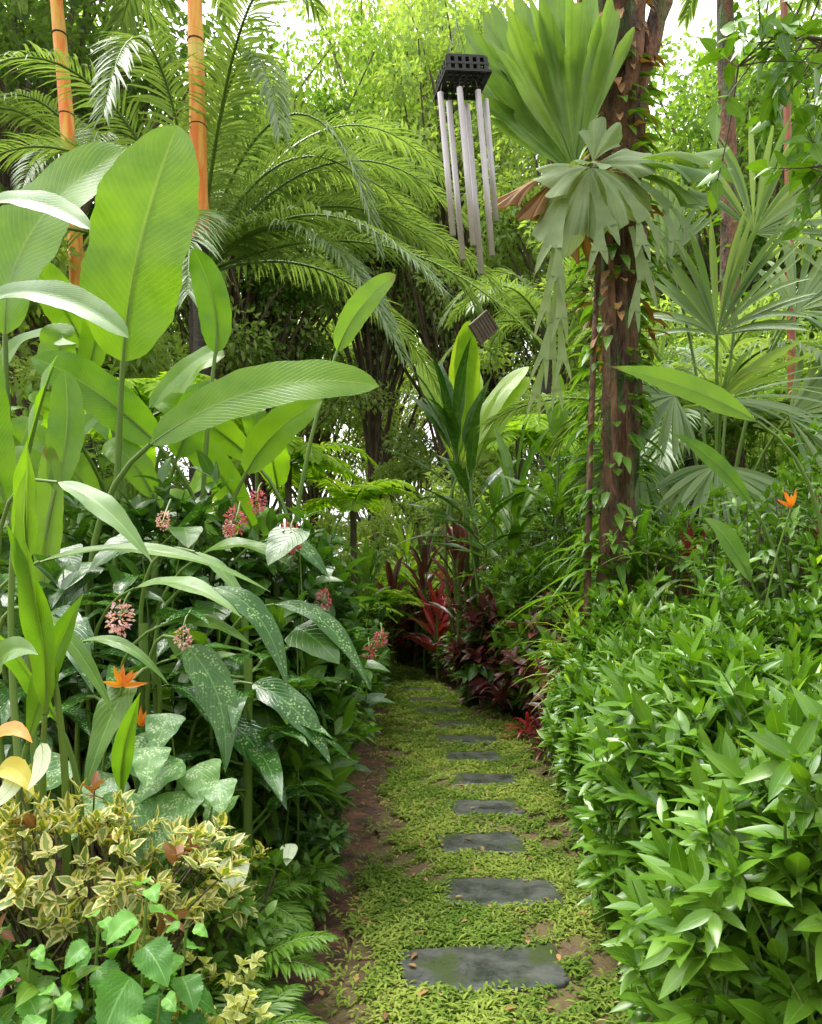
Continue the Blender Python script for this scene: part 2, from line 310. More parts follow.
# ------------------------------------------------------------------ generic shrubs
def shrub(name,x,y,rx,ry,h,tips,mat,L=.15,W=.05,k=6,z0=.1,spread=1.1,pf='lance',nl=4,droop=.35,stem=M_twig,wave=0,fold=.25,twr=.006,mix=None):
    b=B(); n=tips; q=nz(rng.normal(0,1,(n,3))); r=U(.25,1,n)**.45
    lump=1+.18*np.sin(q[:,0]*5+x*3)+.14*np.sin(q[:,1]*6+q[:,2]*5+y)
    P=q*(r*lump)[:,None]*A(rx,ry,(h-z0)/2)+A(x,y,(h+z0)/2); P[:,2]=np.maximum(P[:,2],.05)
    D=nz(q+A(0,0,.7)+rng.normal(0,.35,(n,3)))
    sel=rng.random(n)<(mix[1] if mix else 0)
    for mk,mi in ((~sel,0),(sel,2)):
        if mk.any(): whorl(b,P[mk],D[mk],k,L,W,spread=spread,stemlen=L*.6,pf=pf,nl=nl,droop=droop,mat=mi,wave=wave,fold=fold)
    m_=max(3,min(n//3,90)); idx=rng.choice(n,m_,replace=False)
    p0=A(x,y,-.03)+rng.normal(0,.12,(m_,3))*A(rx,ry,0); stems(b,p0,P[idx],twr*1.8,twr*.6,mat=1,seg=5)
    return b.build(name,[mat,stem]+([mix[0]] if mix else []))

# right hedge
b=B()
def hx0(y): return re(y)+.03
n=4700; y=U(1.5,5.6,n); z=U(.02,1.33,n); f=rng.random(n)
top=lambda x,y: 1.12+.13*np.sin(x*3+y*2)+.10*np.sin(y*5)+.06*np.sin(x*9)+.03*np.clip(y-2,0,4)
x=np.where(f<.45,hx0(y)+U(0,.4,n)**1.0,hx0(y)+U(0,2.3,n))
zt=top(x,y); round_=np.clip((x-hx0(y))/.35,0,1); zt=zt*(.72+.28*np.sqrt(round_))
z=np.where(f<.45,U(.02,1,n)*zt,zt-np.abs(rng.normal(0,.13,n))); z=z+(rng.random(n)<.04)*U(.05,.22,n)
bul=.14*np.sin(np.pi*np.clip(z/1.25,0,1))+.06*np.sin(y*6+z*5); x=x-bul*(f<.45)
front=(rng.random(n)<.12); y=np.where(front,U(1.4,1.8,n),y); z=np.where(front,U(0,1,n)*zt,z)
dl=np.clip(1-(x-hx0(y))/.4,0,1); dt=np.clip(1-(zt-z)/.3,0,1)
D=np.stack([-dl*.9,-.45-.8*front,dt*.8+.75],-1)+rng.normal(0,.45,(n,3)); P=np.stack([x,y,z],-1)
big=rng.random(n)<.35
for mk,LL,WW in ((big,.125,.044),(~big,.108,.033)):
    whorl(b,P[mk],D[mk],8,LL,WW,spread=1.1,stemlen=.09,pf='lance',nl=5,droop=.12,mat=0,fold=.28,jit=.38)
D=nz(D); stems(b,P-D*.3-A(0,0,.1),P,.004,.003,mat=1,seg=3)
idx=rng.choice(n,260); leaves(b,P[idx],D[idx]+rng.normal(0,.5,(260,3)),np.repeat(Z[None],260,0),.11,.035,mat=2,nl=5)
idx=rng.choice(n,18); leaves(b,P[idx],D[idx]+rng.normal(0,.5,(18,3)),np.repeat(Z[None],18,0),.1,.035,mat=3,nl=5)
b.build('hedge_shrub',[M_hedge,M_stem,M_lime,M_yell])

# left wall
for yy in np.arange(3.9,18,.85):
    h=U(.75,1.25)+min(.35,yy*.03); r=U(.4,.55)
    mt,L,W,pf=[(M_dark,.16,.06,'lance'),(M_mid,.13,.045,'lance'),(M_dark,.2,.09,'ovate'),(M_mid,.2,.08,'ovate')][int(rng.integers(4))]
    shrub('foliage_shrub',le(yy)-r-.02,yy,r,.55,h,150 if yy<9 else 80,mt,L,W,pf=pf,nl=4 if yy<9 else 3)
for yy in np.arange(4.2,19,1.2):
    h=U(1.7,2.3); r=U(.7,.9); mt=[M_dark,M_mid,M_dark][int(rng.integers(3))]
    if yy>9: mt=[M_mid,M_bg1][int(rng.integers(2))]
    shrub('foliage_shrub',le(yy)-1.25-U(0,.3),yy,r,.8,h,240,mt,.2,.085,pf='ovate',nl=4,z0=.3)
for yy in np.arange(5.5,18,2.2):
    h=U(2.4,3.3); shrub('foliage_shrub',le(yy)-2.9-U(0,.6),yy,1.2,1.1,h,280,[M_mid,M_bg1,M_bg1][int(rng.integers(3))],.24,.09,pf='lance',nl=3,z0=.3)
# right wall
for yy in np.arange(6.2,18,.9):
    h=U(.8,1.2); r=U(.45,.6)
    if yy<10.5: shrub('burgundy_foliage_shrub',re(yy)+r-.05,yy,r,.55,h,140,M_burg,.17,.08,pf='ovate',nl=3,mix=(M_mid,.3))
    else: shrub('foliage_shrub',re(yy)+r-.05,yy,r,.55,h,140,M_mid,.17,.08,pf='ovate',nl=3,mix=(M_burg,.25))
shrub('burgundy_foliage_shrub',1.12,9.7,.70,.5,1.45,230,M_burg,.2,.1,pf='ovate',nl=4,mix=(M_dark,.35)); shrub('burgundy_foliage_shrub',1.75,8.3,.6,.5,1.5,180,M_burg,.18,.09,pf='ovate',nl=4,mix=(M_mid,.4))
shrub('foliage_shrub',1.5,9.0,.5,.4,2.0,160,M_mid,.2,.08,pf='ovate',nl=4)
for (x,y,h) in [(-.15,16.3,1.7),(.75,14.6,1.8),(-1.2,15.6,1.6)]:
    shrub('croton_shrub',x,y,.5,.4,h,130,M_red,.22,.08,pf='lance',nl=4,z0=.3,mix=(M_burg,.5))
for yy in np.arange(6.4,19,1.4):
    h=U(1.9,2.6); shrub('foliage_shrub',re(yy)+1.6+U(0,.3),yy,.85,.8,h,240,[M_dark,M_mid,M_mid][int(rng.integers(3))],.2,.06,pf='lance',nl=4,z0=.3)
for (x,y,h,r) in [(3.1,6.2,2.2,.9),(4.4,7,3.8,1.1),(3.4,8.6,4.2,1.0),(4.9,9.6,5,1.4),(3.6,11.5,4.5,1.4),(3.0,4.7,2.0,.7),(3.9,5.4,2.4,.9),(6.5,8,4.5,1.5),(2.5,9.6,4.2,.9),(4.6,13,6,1.7),(2.2,12.5,3.6,.9)]:
    shrub('tall_shrub',x,y,r,r,h,430,[M_mid,M_bg1,M_mid][int(rng.integers(3))],.14,.05,nl=3,z0=.4,k=7)
for (x,y,h,r) in [(-4.6,7,3.8,1.2),(-4.2,9.5,4.0,1.3),(-4.6,12,4.8,1.5),(-6.5,9,5,1.6),(-3.2,4.9,2.6,.9)]:
    shrub('tall_shrub',x,y,r,r,h,400,[M_mid,M_bg1,M_mid][int(rng.integers(3))],.2,.07,nl=3,z0=.5,k=6)

# ------------------------------------------------------------------ background trees
def tree_mesh(name,H,R,ncl,lpc,mat,ls=.2,trunk=.22,z0=.35):
    b=B(); top=A(rng.normal(0,.4),rng.normal(0,.4),H*.82)
    tp=bez(A(0,0,-.1),A(rng.normal(0,.5),rng.normal(0,.5),H*.4),top,14)
    tube(b,tp,np.linspace(trunk,trunk*.25,14),9,1,rough=.08)
    q=nz(rng.normal(0,1,(ncl,3))); r=U(.2,1,ncl)**.5*(1+.25*np.sin(q[:,0]*4+q[:,1]*3))
    C=q*r[:,None]*A(R,R,H*(1-z0)/2)+A(0,0,H*(1+z0)/2)
    si=np.clip((C[:,2]/H-.15)*12,2,12).astype(int); stems(b,tp[si],C,trunk*.28,.02,mat=1,seg=6,sides=5,bow=.25)
    cr=U(.55,1.15,ncl)*R*.24
    n=ncl*lpc; ci=np.repeat(np.arange(ncl),lpc); qq=nz(rng.normal(0,1,(n,3))); rr=U(0,1,n)**.5
    P=C[ci]+qq*(rr*cr[ci])[:,None]*A(1.2,1.2,.75)
    d=nz(qq+rng.normal(0,.7,(n,3))-A(0,0,.25)); up=nz(rng.normal(0,.5,(n,3))+Z)
    leaves(b,P,d,up,ls*U(.6,1.3,n),ls*.5,droop=.2,fold=.3,nl=2,nw=2,pf='lance',mat=0,tint=np.clip(U(0,1,ncl)[ci]*.6+U(0,.4,n),0,1))
    return b.build(name,[mat,M_bark])
protos=[tree_mesh('tree',17,4.2,90,230,M_bg1,.22),tree_mesh('tree',16,3.6,85,230,M_bg2,.2),tree_mesh('tree',18,4.6,100,220,M_bg3,.22),tree_mesh('tree',8,2.4,55,220,M_bg2,.17,.12,.2)]
pl=[(0,-9.5,19,0),(1,-5.0,22,1),(2,-8.5,16,.5),(1,-1.2,26,2),(0,-4.0,23,4.4),(1,1.3,24,.7),(1,4.6,21,3),(0,8.5,19,4),(2,11.5,24,1),(1,2.4,28,2.5),(2,-14,26,3),(0,6.5,28,5),(1,-4,33,1.6),(0,2.8,34,.4),(0,-1.5,38,2.4),(2,16,30,2),(0,-20,33,1),(1,13,17,2.2),(3,3.2,19.5,2),(3,5.6,13.5,3.4),(3,-5.8,12.5,1.2),(3,.6,25,4),(3,-9,11,2.2),(3,8.8,12,5.2),(2,-10,40,1),(0,10,42,2),(1,-2,46,3),(2,22,38,1),(2,-28,42,1)]
used=set()
for k,x,y,rot in pl:
    if k in used:
        o=bpy.data.objects.new('tree',protos[k].data); scene.collection.objects.link(o)
    else: o=protos[k]; used.add(k)
    o.location=(x,y,0); o.rotation_euler=(0,0,rot); s_=U(.95,1.1); o.scale=(s_,s_,U(.95,1.1)*(1.4 if abs(x)<3 and k<3 else 1))
b=B(); n=26000; th=U(0,2*np.pi,n); R_=U(22,32,n); zz=U(0,1,n)**1.2*(5.5+1.5*np.sin(th*17)+1.2*np.sin(th*41))
P=np.stack([R_*np.cos(th),8+R_*np.sin(th),zz],-1); d=nz(rng.normal(0,1,(n,3)))
leaves(b,P,d,nz(rng.normal(0,.5,(n,3))+Z),U(.5,1.0,n),.45,nl=2,nw=2,mat=0); b.build('background_foliage',[M_bg2])

# ------------------------------------------------------------------ palms
def pinnate(name,x,y,H,nf,L,r=.09,ll=.5,lw=.03,shaft=False,elev=(.3,1.3),az=None,droop=(.5,1.1),nleaf=55,lean=(0,0),shaftfrom=15):
    b=B(); top=A(x+lean[0],y+lean[1],H)
    if shaft:
        tp=bez(A(x,y,-.05),A(x,y,H*.5),top,30); k_=shaftfrom
        tube(b,tp[:k_+1],r*(1+.05*np.sin(np.arange(k_+1)*3)),12,1,rough=.02)
        tube(b,tp[k_:],np.linspace(r*1.05,r*.8,30-k_)*(1+.04*np.sin(np.arange(30-k_)*2.1)),14,2)
        for i_ in range(k_+1,29,3): tube(b,tp[i_]+np.array([[0,0,-.010],[0,0,-.006],[0,0,.006],[0,0,.010]]),[r*.9,r*1.03,r*1.03,r*.9],14,1)
    else:
        tp=bez(A(x,y,-.05),A(x,y,H*.5),top,40); tube(b,tp,r*(1+.12*(np.arange(40)%2)),12,1,rough=.05)
    for i_ in range(nf):
        a=(az[i_%len(az)]+rng.normal(0,.12)) if az else i_*2.4+rng.normal(0,.2); e=U(*elev)
        frond(b,top,(math.cos(a)*math.cos(e),math.sin(a)*math.cos(e),math.sin(e)),L*U(.85,1.1),U(*droop),nleaf,ll,lw,ang=1.0,ldroop=.5,mat=0,smat=3,rr=.028,nl=4)
    return b.build(name,[M_palm,M_ptr,M_shaft,M_stem])
pinnate('palm_tree',-2.82,10.2,5.7,24,4.7,.12,.62,.034,elev=(.25,1.25),droop=(.65,1.2),nleaf=85,az=[-.5,.3,-1.0,2.4,-.1,.5,3.6,-.8,.1,-1.4,1.6,-.3,.2,4.2])
pinnate('palm_tree',-4.9,12.5,8.0,14,3.4,.11,.55,.034,elev=(.2,1.3),nleaf=60)
pinnate('palm_tree',2.9,16.5,7.2,14,3.4,.11,.6,.04,elev=(.1,1.3),nleaf=60)
pinnate('palm_tree',3.0,8.2,3.1,14,2.2,.10,.55,.035,elev=(.3,1.3),nleaf=55)
pinnate('orange_palm_tree',-2.42,9.0,9.6,9,2.2,.10,.6,.05,shaft=True,nleaf=40,lean=(-.15,0),shaftfrom=17)
pinnate('orange_palm_tree',-4.35,10.4,10.5,9,2.2,.10,.6,.05,shaft=True,nleaf=40,lean=(-.55,0))

# fan palm (right)
b=B()
for (hx,hy,hz,dx,dy,dz,R) in [(2.55,6.4,3.6,.2,-.3,1,1.05),(3.2,6.4,3.8,.9,-.2,.6,1.05),(2.2,6.4,3.1,-.7,-.3,-.2,.85),(3.1,6.3,2.9,.9,-.4,0,1.0),(2.2,6.6,4.3,-.6,-.2,.8,.9),(2.5,6.3,2.5,0,-.5,-.6,.9),(1.9,6.4,2.6,-.4,-.4,-.7,.85),(3.8,6.7,4.6,1,0,.4,1.0),(2.9,6.5,4.5,.5,-.2,.9,1.0),(2.5,6.2,3.0,.3,-.5,.2,.9)]:
    fanpalm_leaf(b,(hx,hy,hz),(dx,dy,dz),(rng.normal(0,.45),-1,U(.2,.9)),R,n=26,spread=1.4,w=.036,droop=.22)
    tube(b,bez(A(2.7,6.8,.2),A(2.7,6.8,hz*.8),A(hx,hy,hz),12),.013,6,3)
tube(b,bez(A(2.7,6.8,-.05),A(2.72,6.8,1),A(2.7,6.8,2.2),14),.07,10,1,rough=.1)
b.build('fan_palm',[M_palm,M_ptr,M_shaft,M_stem])

def rosette(name,x,y,z,n,L,W,mat,el=(.2,1.3),droop=(.3,.9),pf='strap',nl=10,nw=4,stalk=True,az=None,fold=.3,wave=0,smat=M_stem,rs=.03):
    b=B(); a=np.arange(n)*2.4+rng.normal(0,.2,n) if az is None else U(az[0],az[1],n); e=U(el[0],el[1],n)
    d=np.stack([np.cos(a)*np.cos(e),np.sin(a)*np.cos(e),np.sin(e)],-1); base=np.repeat(A(x,y,z)[None],n,0)+d*rs*.8-Z*(1.4-e)[:,None]*.12
    leaves(b,base,d,np.repeat(Z[None],n,0)+1e-3,L*U(.7,1.1,n),W*U(.8,1.1,n),droop=U(*droop,n),fold=fold,nl=nl,nw=nw,pf=pf,wave=wave,mat=0)
    if stalk: tube(b,bez(A(x,y,-.05),A(x+rng.normal(0,.04),y,z*.5),A(x,y,z+.02),10),np.linspace(rs*1.1,rs*.8,10),8,1)
    return b.build(name,[mat,smat])
rosette('crinum_plant',1.75,6.0,1.35,34,1.3,.09,M_mid,el=(.3,1.35),droop=(.5,1.1))
rosette('crinum_plant',2.3,5.7,1.4,24,1.2,.08,M_palm,el=(.3,1.3),droop=(.5,1.1))
rosette('crinum_plant',2.0,7.4,1.7,24,1.1,.08,M_mid,el=(.3,1.3),droop=(.5,1.1))
rosette('spider_plant',1.35,5.9,.75,70,.6,.035,M_varieg,el=(.3,1.4),droop=(.4,1.0),nl=6,nw=2)
rosette('spider_plant',1.75,5.4,1.05,70,.6,.035,M_varieg,el=(.3,1.4),droop=(.4,1.0),nl=6,nw=2)
rosette('spider_plant',1.45,6.6,1.0,60,.6,.035,M_lime,el=(.3,1.4),droop=(.4,1.0),nl=6,nw=2)
def cordy(name,x,y,z0,z1,n,L,W,mat,lean=(0,0),el=(.5,1.4),pf='obl'):
    b=B(); s=np.sort(U(0,1,n)); zz=z0+(z1-z0)*s; base=np.stack([x+lean[0]*s,y+lean[1]*s,zz],-1)
    a=np.arange(n)*2.4+rng.normal(0,.25,n); e=el[0]+(el[1]-el[0])*s+rng.normal(0,.1,n)
    d=np.stack([np.cos(a)*np.cos(e)+lean[0]*.25,np.sin(a)*np.cos(e),np.sin(e)],-1)
    pt=base+d*L*.22; stems(b,base,pt,.012,.008,mat=1,seg=2)
    leaves(b,pt,d,np.repeat(A(0,-.25,1)[None],n,0),L*U(.75,1.1,n),W,droop=U(.15,.45,n),fold=.3,nl=10,nw=4,pf=pf,wave=.08,mat=0)
    tube(b,bez(A(x,y,-.05),A(x,y,z0*.6),A(x+lean[0],y+lean[1],z1),12),np.linspace(.03,.015,12),7,1); return b.build(name,[mat,M_stem])
cordy('cordyline_plant',1.05,10.5,1.9,3.6,34,1.15,.17,M_dark,lean=(-.5,0),el=(.3,1.35),pf='lance')
cordy('cordyline_plant',1.35,10.6,1.5,2.9,24,1.0,.16,M_mid,lean=(.1,0),pf='lance')
cordy('cordyline_plant',1.75,9.6,2.2,3.3,18,.8,.14,M_mid,lean=(.1,0))
for (x,y,z0,z1,mt) in [(-.35,14.2,.6,1.5,M_burg),(.25,14.6,.8,2.0,M_burg),(-.75,13.0,.7,1.7,M_mid),(.45,13.2,.4,1.1,M_red),(.75,12.2,.9,2.0,M_burg),(1.3,12.0,1.5,2.8,M_mid),(-.1,16.6,1.2,2.4,M_lime)]:
    cordy('red_cordyline_plant' if mt in (M_red,M_burg) else 'cordyline_plant',x,y,z0,z1,30,.65,.10,mt)
cordy('red_cordyline_plant',3.2,5.9,.9,1.9,20,.5,.08,M_red,pf='lance'); cordy('red_cordyline_plant',2.2,6.1,.9,1.6,16,.4,.07,M_red,pf='lance')
rosette('bromeliad_plant',1.15,7.6,.16,26,.32,.045,M_red,stalk=False,nl=5,nw=2); rosette('bromeliad_plant',1.18,6.8,.14,26,.3,.045,M_burg,stalk=False,nl=5,nw=2)
rosette('bromeliad_plant',1.05,8.9,.25,30,.5,.06,M_burg,stalk=False,nl=5,nw=2); rosette('bromeliad_plant',.8,10.2,.3,30,.5,.06,M_mid,stalk=False,nl=5,nw=2)
for (x,y) in [(-.1,17.5),(-1,17.8),(.8,17.3)]:
    shrub('foliage_shrub',x,y,.8,.6,2.3,220,M_lime,.2,.07,nl=3)
for (x,y,h) in [(-.4,19.2,4.0),(.9,18.8,4.4),(-1.8,18.5,4.0),(1.9,16,3.8)]:
    shrub('tall_shrub',x,y,.95,.8,h,330,M_bg2,.22,.08,nl=3,z0=.2)
def fern(name,x,y,z,n,L,mat=M_fern,ll=.28,lw=.045,el=(.2,.9),nleaf=34,dr=(.4,.8),r=.06):
    b=B()
    for i_ in range(n):
        a=i_*2.4; e=U(*el); frond(b,(x,y,z),(math.cos(a)*math.cos(e),math.sin(a)*math.cos(e),math.sin(e)),L*U(.8,1.1),U(*dr),nleaf,L*ll,L*lw,ang=1.35,ldroop=.25,mat=0,smat=1,rr=.012*L,nl=3,vee=.05,pw=.8)
    if z>.5: tube(b,bez(A(x,y,-.05),A(x+.05,y,z/2),A(x,y,z),14),r,10,2,rough=.1)
    return b.build(name,[mat,M_stem,M_bark])
fern('tree_fern',-1.1,14.5,3.2,12,1.4); fern('tree_fern',-2.0,12.5,3.6,12,1.5); fern('tree_fern',1.9,13.5,4.2,12,1.6)
fern('fern',-.55,13.6,1.2,16,1.0); fern('fern',-.9,11.6,1.1,14,.8); fern('fern',.1,15.6,1.6,16,1.1)
fern('tree_fern',-2.6,7.6,3.2,12,1.2)
fern('fern',-.60,2.55,.12,16,.36,M_mid,ll=.3,nleaf=26); fern('fern',-.66,2.95,.18,16,.38,M_mid,ll=.3,nleaf=26); fern('fern',-.56,3.5,.1,14,.32,M_mid,nleaf=26); fern('fern',-.5,2.2,.1,14,.3,M_mid,nleaf=26)

b=B()
for i_ in range(8):
    a=U(0,6.28); bigleaf(b,(.9+rng.normal(0,.2),12.6,3.6+rng.normal(0,.3)),(.9+math.cos(a)*1.2,12.6+math.sin(a)*.8,4.8+U(-.4,.9)),.42,bow=(0,0,.25),root=(.9,12.6,0),rs=.025,nrm=(rng.normal(0,.3),-.7,.8),tint=U(0,1))
b.build('banana_plant',[M_lime,M_stem])
# ------------------------------------------------------------------ heliconia, left
b=B(); H=lambda *a,**k: bigleaf(b,*a,**k)
R0=(-1.55,4.1,-.05)
H((-1.50,4.0,2.64),(-1.20,3.95,3.84),.52,bow=(-.03,-.05,0),root=R0,nrm=(.05,-1,.15),tint=.75,rs=.016,wave=.09,nl=40)
H((-2.22,4.2,2.85),(-1.53,4.15,3.84),.50,bow=(-.15,-.05,.05),root=(-1.9,4.2,0),nrm=(-.3,-1,.25),tint=.5,rs=.016,wave=.09)
H((-1.29,3.8,2.17),(-.155,3.7,2.43),.26,bow=(0,-.04,.12),root=(-1.4,3.9,0),nrm=(0,-1,.4),tint=.6,rs=.014)
H((-.86,4.0,2.06),(-.45,3.9,2.41),.20,bow=(-.02,0,.05),root=(-1.0,4.1,0),nrm=(.1,-1,.3),tint=1.0)
H((-.48,5.0,3.02),(-.10,5.0,3.52),.17,bow=(-.03,0,.05),root=(-.9,5.1,0),nrm=(.2,-1,.3),tint=1.0)
H((-1.07,4.2,2.75),(-1.18,4.15,3.30),.18,bow=(.05,0,0),root=(-1.2,4.3,0),tint=.2)
H((-2.0,3.6,3.25),(-1.42,3.4,3.04),.15,mat=2,bow=(0,0,.06),root=(-2.1,3.8,0),nrm=(0,-.8,.6),fold=.4)
H((-2.0,3.6,2.8),(-1.25,3.4,2.56),.17,mat=2,bow=(0,0,.10),root=(-2.0,3.8,0),nrm=(0,-.8,.6),fold=.4)
H((-1.9,3.6,1.85),(-1.93,3.5,2.62),.24,bow=(-.05,0,0),root=(-1.9,3.8,0),tint=.3)
H((-1.62,3.5,1.9),(-1.58,3.5,2.45),.17,bow=(.03,0,0),root=(-1.6,3.8,0),tint=.3)
H((-1.68,3.5,1.45),(-1.65,3.5,2.12),.13,bow=(.02,0,0),root=(-1.6,3.7,0),tint=1)
H((-1.5,4.4,2.5),(-1.05,4.3,2.82),.16,bow=(0,0,.05),root=(-1.5,4.5,0),tint=.6,nrm=(0,-.8,.6))
H((-1.9,4.5,2.7),(-1.7,4.4,3.2),.2,bow=(0,0,.05),root=(-1.8,4.5,0),tint=1)
H((-1.95,4.6,2.9),(-2.25,4.5,3.4),.22,bow=(0,0,.05),root=(-1.8,4.6,0),tint=.9)
for i_ in range(30):
    x=U(-2.8,-.9); y=U(4.2,5.6); z=U(1.7,2.6); a=U(-1.1,1.1)+math.pi/2; l=U(.5,.95)
    H((x,y,z),(x+math.cos(a)*l*.8,y-U(0,.3),z+l*U(.25,.8)),U(.13,.28),bow=(0,-.03,U(.05,.14)),root=(x*.8-.3,y+.2,0),nrm=(rng.normal(0,.4),-1,U(.3,1)),tint=U(0,1),wave=.1)
b.build('heliconia_plant',[M_heli,M_stem,M_pale])
b=B()
for p0,p1,W,m_,t_,bw in [((-1.10,2.3,1.30),(-1.05,2.1,1.76),.11,0,.5,(-.03,0,.03)),((-1.28,2.3,1.15),(-1.02,2.1,1.25),.09,2,.5,(0,0,.05)),((-1.12,2.35,1.05),(-1.16,2.2,1.62),.10,0,.4,(.04,0,0)),
    ((-1.2,2.4,.95),(-.98,2.3,1.42),.09,0,.3,(0,0,.04)),((-1.3,2.6,1.9),(-1.15,2.5,2.2),.1,0,.3,(0,0,.03)),((-1.3,2.6,1.5),(-1.2,2.4,1.9),.1,0,.6,(0,0,.03)),
    ((-.98,2.6,.75),(-.88,2.5,1.1),.07,0,.3,(-.02,0,0)),((-1.15,2.5,1.0),(-1.3,2.3,1.35),.1,0,.2,(0,0,.03))]:
    bigleaf(b,p0,p1,W,bow=bw,mat=m_,tint=t_,root=(-1.15,2.5,0),rs=.009,nrm=(rng.normal(0,.5),-1,.4),nl=18,pf='lance',fold=.35,wave=.14)
b.build('ginger_plant',[M_heli,M_stem,M_pale])
# dieffenbachia
b=B(); D_=lambda *a,**k: bigleaf(b,*a,**k)
for p0,p1,W,bw,nr,mt in [((-1.38,3.0,1.86),(-.96,2.85,1.54),.11,(0,0,.05),(0,-.55,.8),2),((-1.45,3.0,1.55),(-.53,2.9,1.43),.075,(0,0,.10),(0,-.5,.8),3),
    ((-.88,3.0,1.22),(-.69,2.85,.76),.15,(.05,0,.04),(.5,-1,.4),0),((-.80,3.1,1.45),(-.48,3.0,1.04),.11,(.04,0,.08),(.4,-.8,.6),0),((-.62,3.5,1.38),(-.18,3.4,1.0),.11,(.02,0,.10),(.3,-.7,.9),0),
    ((-.66,3.2,1.05),(-.32,3.05,.75),.14,(.02,0,.05),(.3,-.8,.6),0),((-1.05,2.9,1.1),(-1.15,2.7,.72),.13,(0,0,.05),(-.2,-1,.5),3),((-1.0,3.1,1.3),(-.62,3.0,1.22),.09,(0,0,.05),(0,-.4,.9),3),
    ((-1.15,3.2,1.45),(-.66,3.0,1.33),.1,(0,0,.07),(0,-.5,.9),2),((-1.2,3.0,1.0),(-.95,2.8,.62),.13,(.02,0,.05),(.2,-1,.5),0),((-.82,3.3,.9),(-.5,3.1,.55),.14,(.02,0,.05),(.3,-1,.5),0),
    ((-1.5,3.2,1.35),(-1.2,2.9,1.05),.14,(0,0,.06),(0,-.7,.7),0),((-1.0,3.6,1.6),(-.55,3.5,1.55),.11,(0,0,.08),(0,-.5,.9),3),((-.75,3.9,1.7),(-.4,3.8,1.5),.12,(0,0,.08),(0,-.6,.8),0),
    ((-1.3,2.7,1.35),(-1.0,2.6,1.0),.06,(0,0,.05),(0,-.6,.8),3),((-1.2,2.8,1.25),(-.85,2.7,1.1),.05,(0,0,.06),(0,-.6,.8),3),((-.9,3.2,1.6),(-.62,3.1,1.3),.06,(0,0,.05),(0,-.5,.9),2)]:
    D_(p0,p1,W,bow=bw,nrm=nr,mat=mt,root=(p0[0]-.12,p0[1]+.25,0),rs=.007,tint=U(.1,.9),nl=20,pf='ovate' if W>.12 else 'lance',wave=.12,fold=.25)
for (x,y,z) in [(-1.15,3.3,.9),(-.8,3.7,1.0),(-1.6,3.3,1.0),(-.75,4.3,1.1),(-1.3,3.9,1.3),(-.7,3.3,.75)]:
    n=22; a=np.arange(n)*2.4; e=U(-.1,.9,n); d=np.stack([np.cos(a)*np.cos(e),np.sin(a)*np.cos(e),np.sin(e)],-1)
    base=A(x,y,z)+np.stack([0*a,0*a,U(-.5,.35,n)],-1); tip=base+d*.13; stems(b,base,tip,.009,.006,seg=3)
    leaves(b,tip,d,np.repeat(Z[None],n,0),U(.28,.45,n),.11,droop=U(.3,.9,n),fold=.25,nl=12,nw=4,pf='ovate',wave=.14,mat=0)
    tube(b,bez(A(x,y,-.05),A(x,y,.5),A(x,y,z+.4),10),.02,7,1)
b.build('dieffenbachia_plant',[M_dief,M_stem,M_pale,M_mid])
b=B()
def heartleaf(b,c,L,mat,tilt=None,root=None,serr=0,pf='heart',nl=14,nw=8,W=.85,wave=.07,tint=.5):
    a=U(-2.6,-.5) if tilt is None else tilt; d=A(math.cos(a)*.8,math.sin(a)*.8,-U(.25,.6)); up=nz(A(rng.normal(0,.25),-.55,1))
    p=np.array(c,float)-nz(d)*L*.3
    leaves(b,p[None],d[None],up[None],L,L*W,droop=.25,fold=.12,nl=nl,nw=nw,pf=pf,wave=wave,mat=mat,tint=tint,serr=serr)
    if root is not None: stems(b,np.array(root,float)[None],p[None]+nz(d)*.005,.005,.003,mat=1,seg=8,sides=5)
for c,L in [((-.98,2.75,.86),.22),((-1.08,2.7,.74),.22),((-.86,2.7,.80),.22),((-.80,2.65,.70),.20),((-.95,2.6,.70),.22),((-.74,2.72,.78),.19),((-1.18,2.8,.62),.2),((-.68,2.75,.66),.18),((-1.25,2.7,.8),.18),((-.9,2.8,.95),.18),((-.72,2.7,.56),.18),((-.84,2.55,.60),.19),((-.66,2.65,.75),.15),((-.90,2.65,.86),.17)]:
    heartleaf(b,c,L,0,root=(c[0]*.98,c[1]+.15,0),tint=U(0,1))
b.build('caladium_plant',[M_cal,M_stem])
b=B()
for c,L in [((-.60,2.6,.50),.16),((-.46,2.9,.46),.10),((-1.22,2.3,.5),.14)]:
    heartleaf(b,c,L,0,root=(c[0]-.05,c[1]+.15,0),pf='ovate',W=.65)
b.build('white_caladium_plant',[M_white,M_stem])
b=B()
for i_ in range(75):
    c=(U(-1.7,-.45),U(3.4,5.2),U(.5,1.75)); heartleaf(b,c,U(.16,.3),0,root=(c[0]-.1,c[1]+.3,0),nl=8,nw=4,tint=U(0,1))
b.build('philodendron_plant',[M_dark,M_stem])
shrub('variegated_shrub',-1.0,2.35,.44,.30,.82,180,M_varieg,.064,.032,k=6,pf='ovate',nl=5,z0=.35,fold=.3,wave=.15,twr=.004,droop=.2,mix=(M_bronze,.07))
shrub('variegated_shrub',-.72,2.6,.22,.2,.56,55,M_varieg,.06,.03,k=6,pf='ovate',nl=5,z0=.25,wave=.15,twr=.004,mix=(M_mid,.3))
shrub('yellow_coleus_plant',-.58,2.25,.15,.2,.32,110,M_cream,.04,.026,k=6,pf='ovate',nl=5,z0=.02,wave=.2,twr=.003)
shrub('yellow_coleus_plant',-.95,2.05,.3,.2,.28,90,M_cream,.045,.024,k=6,pf='ovate',nl=5,z0=.02,wave=.2,twr=.003,mix=(M_mid,.4))
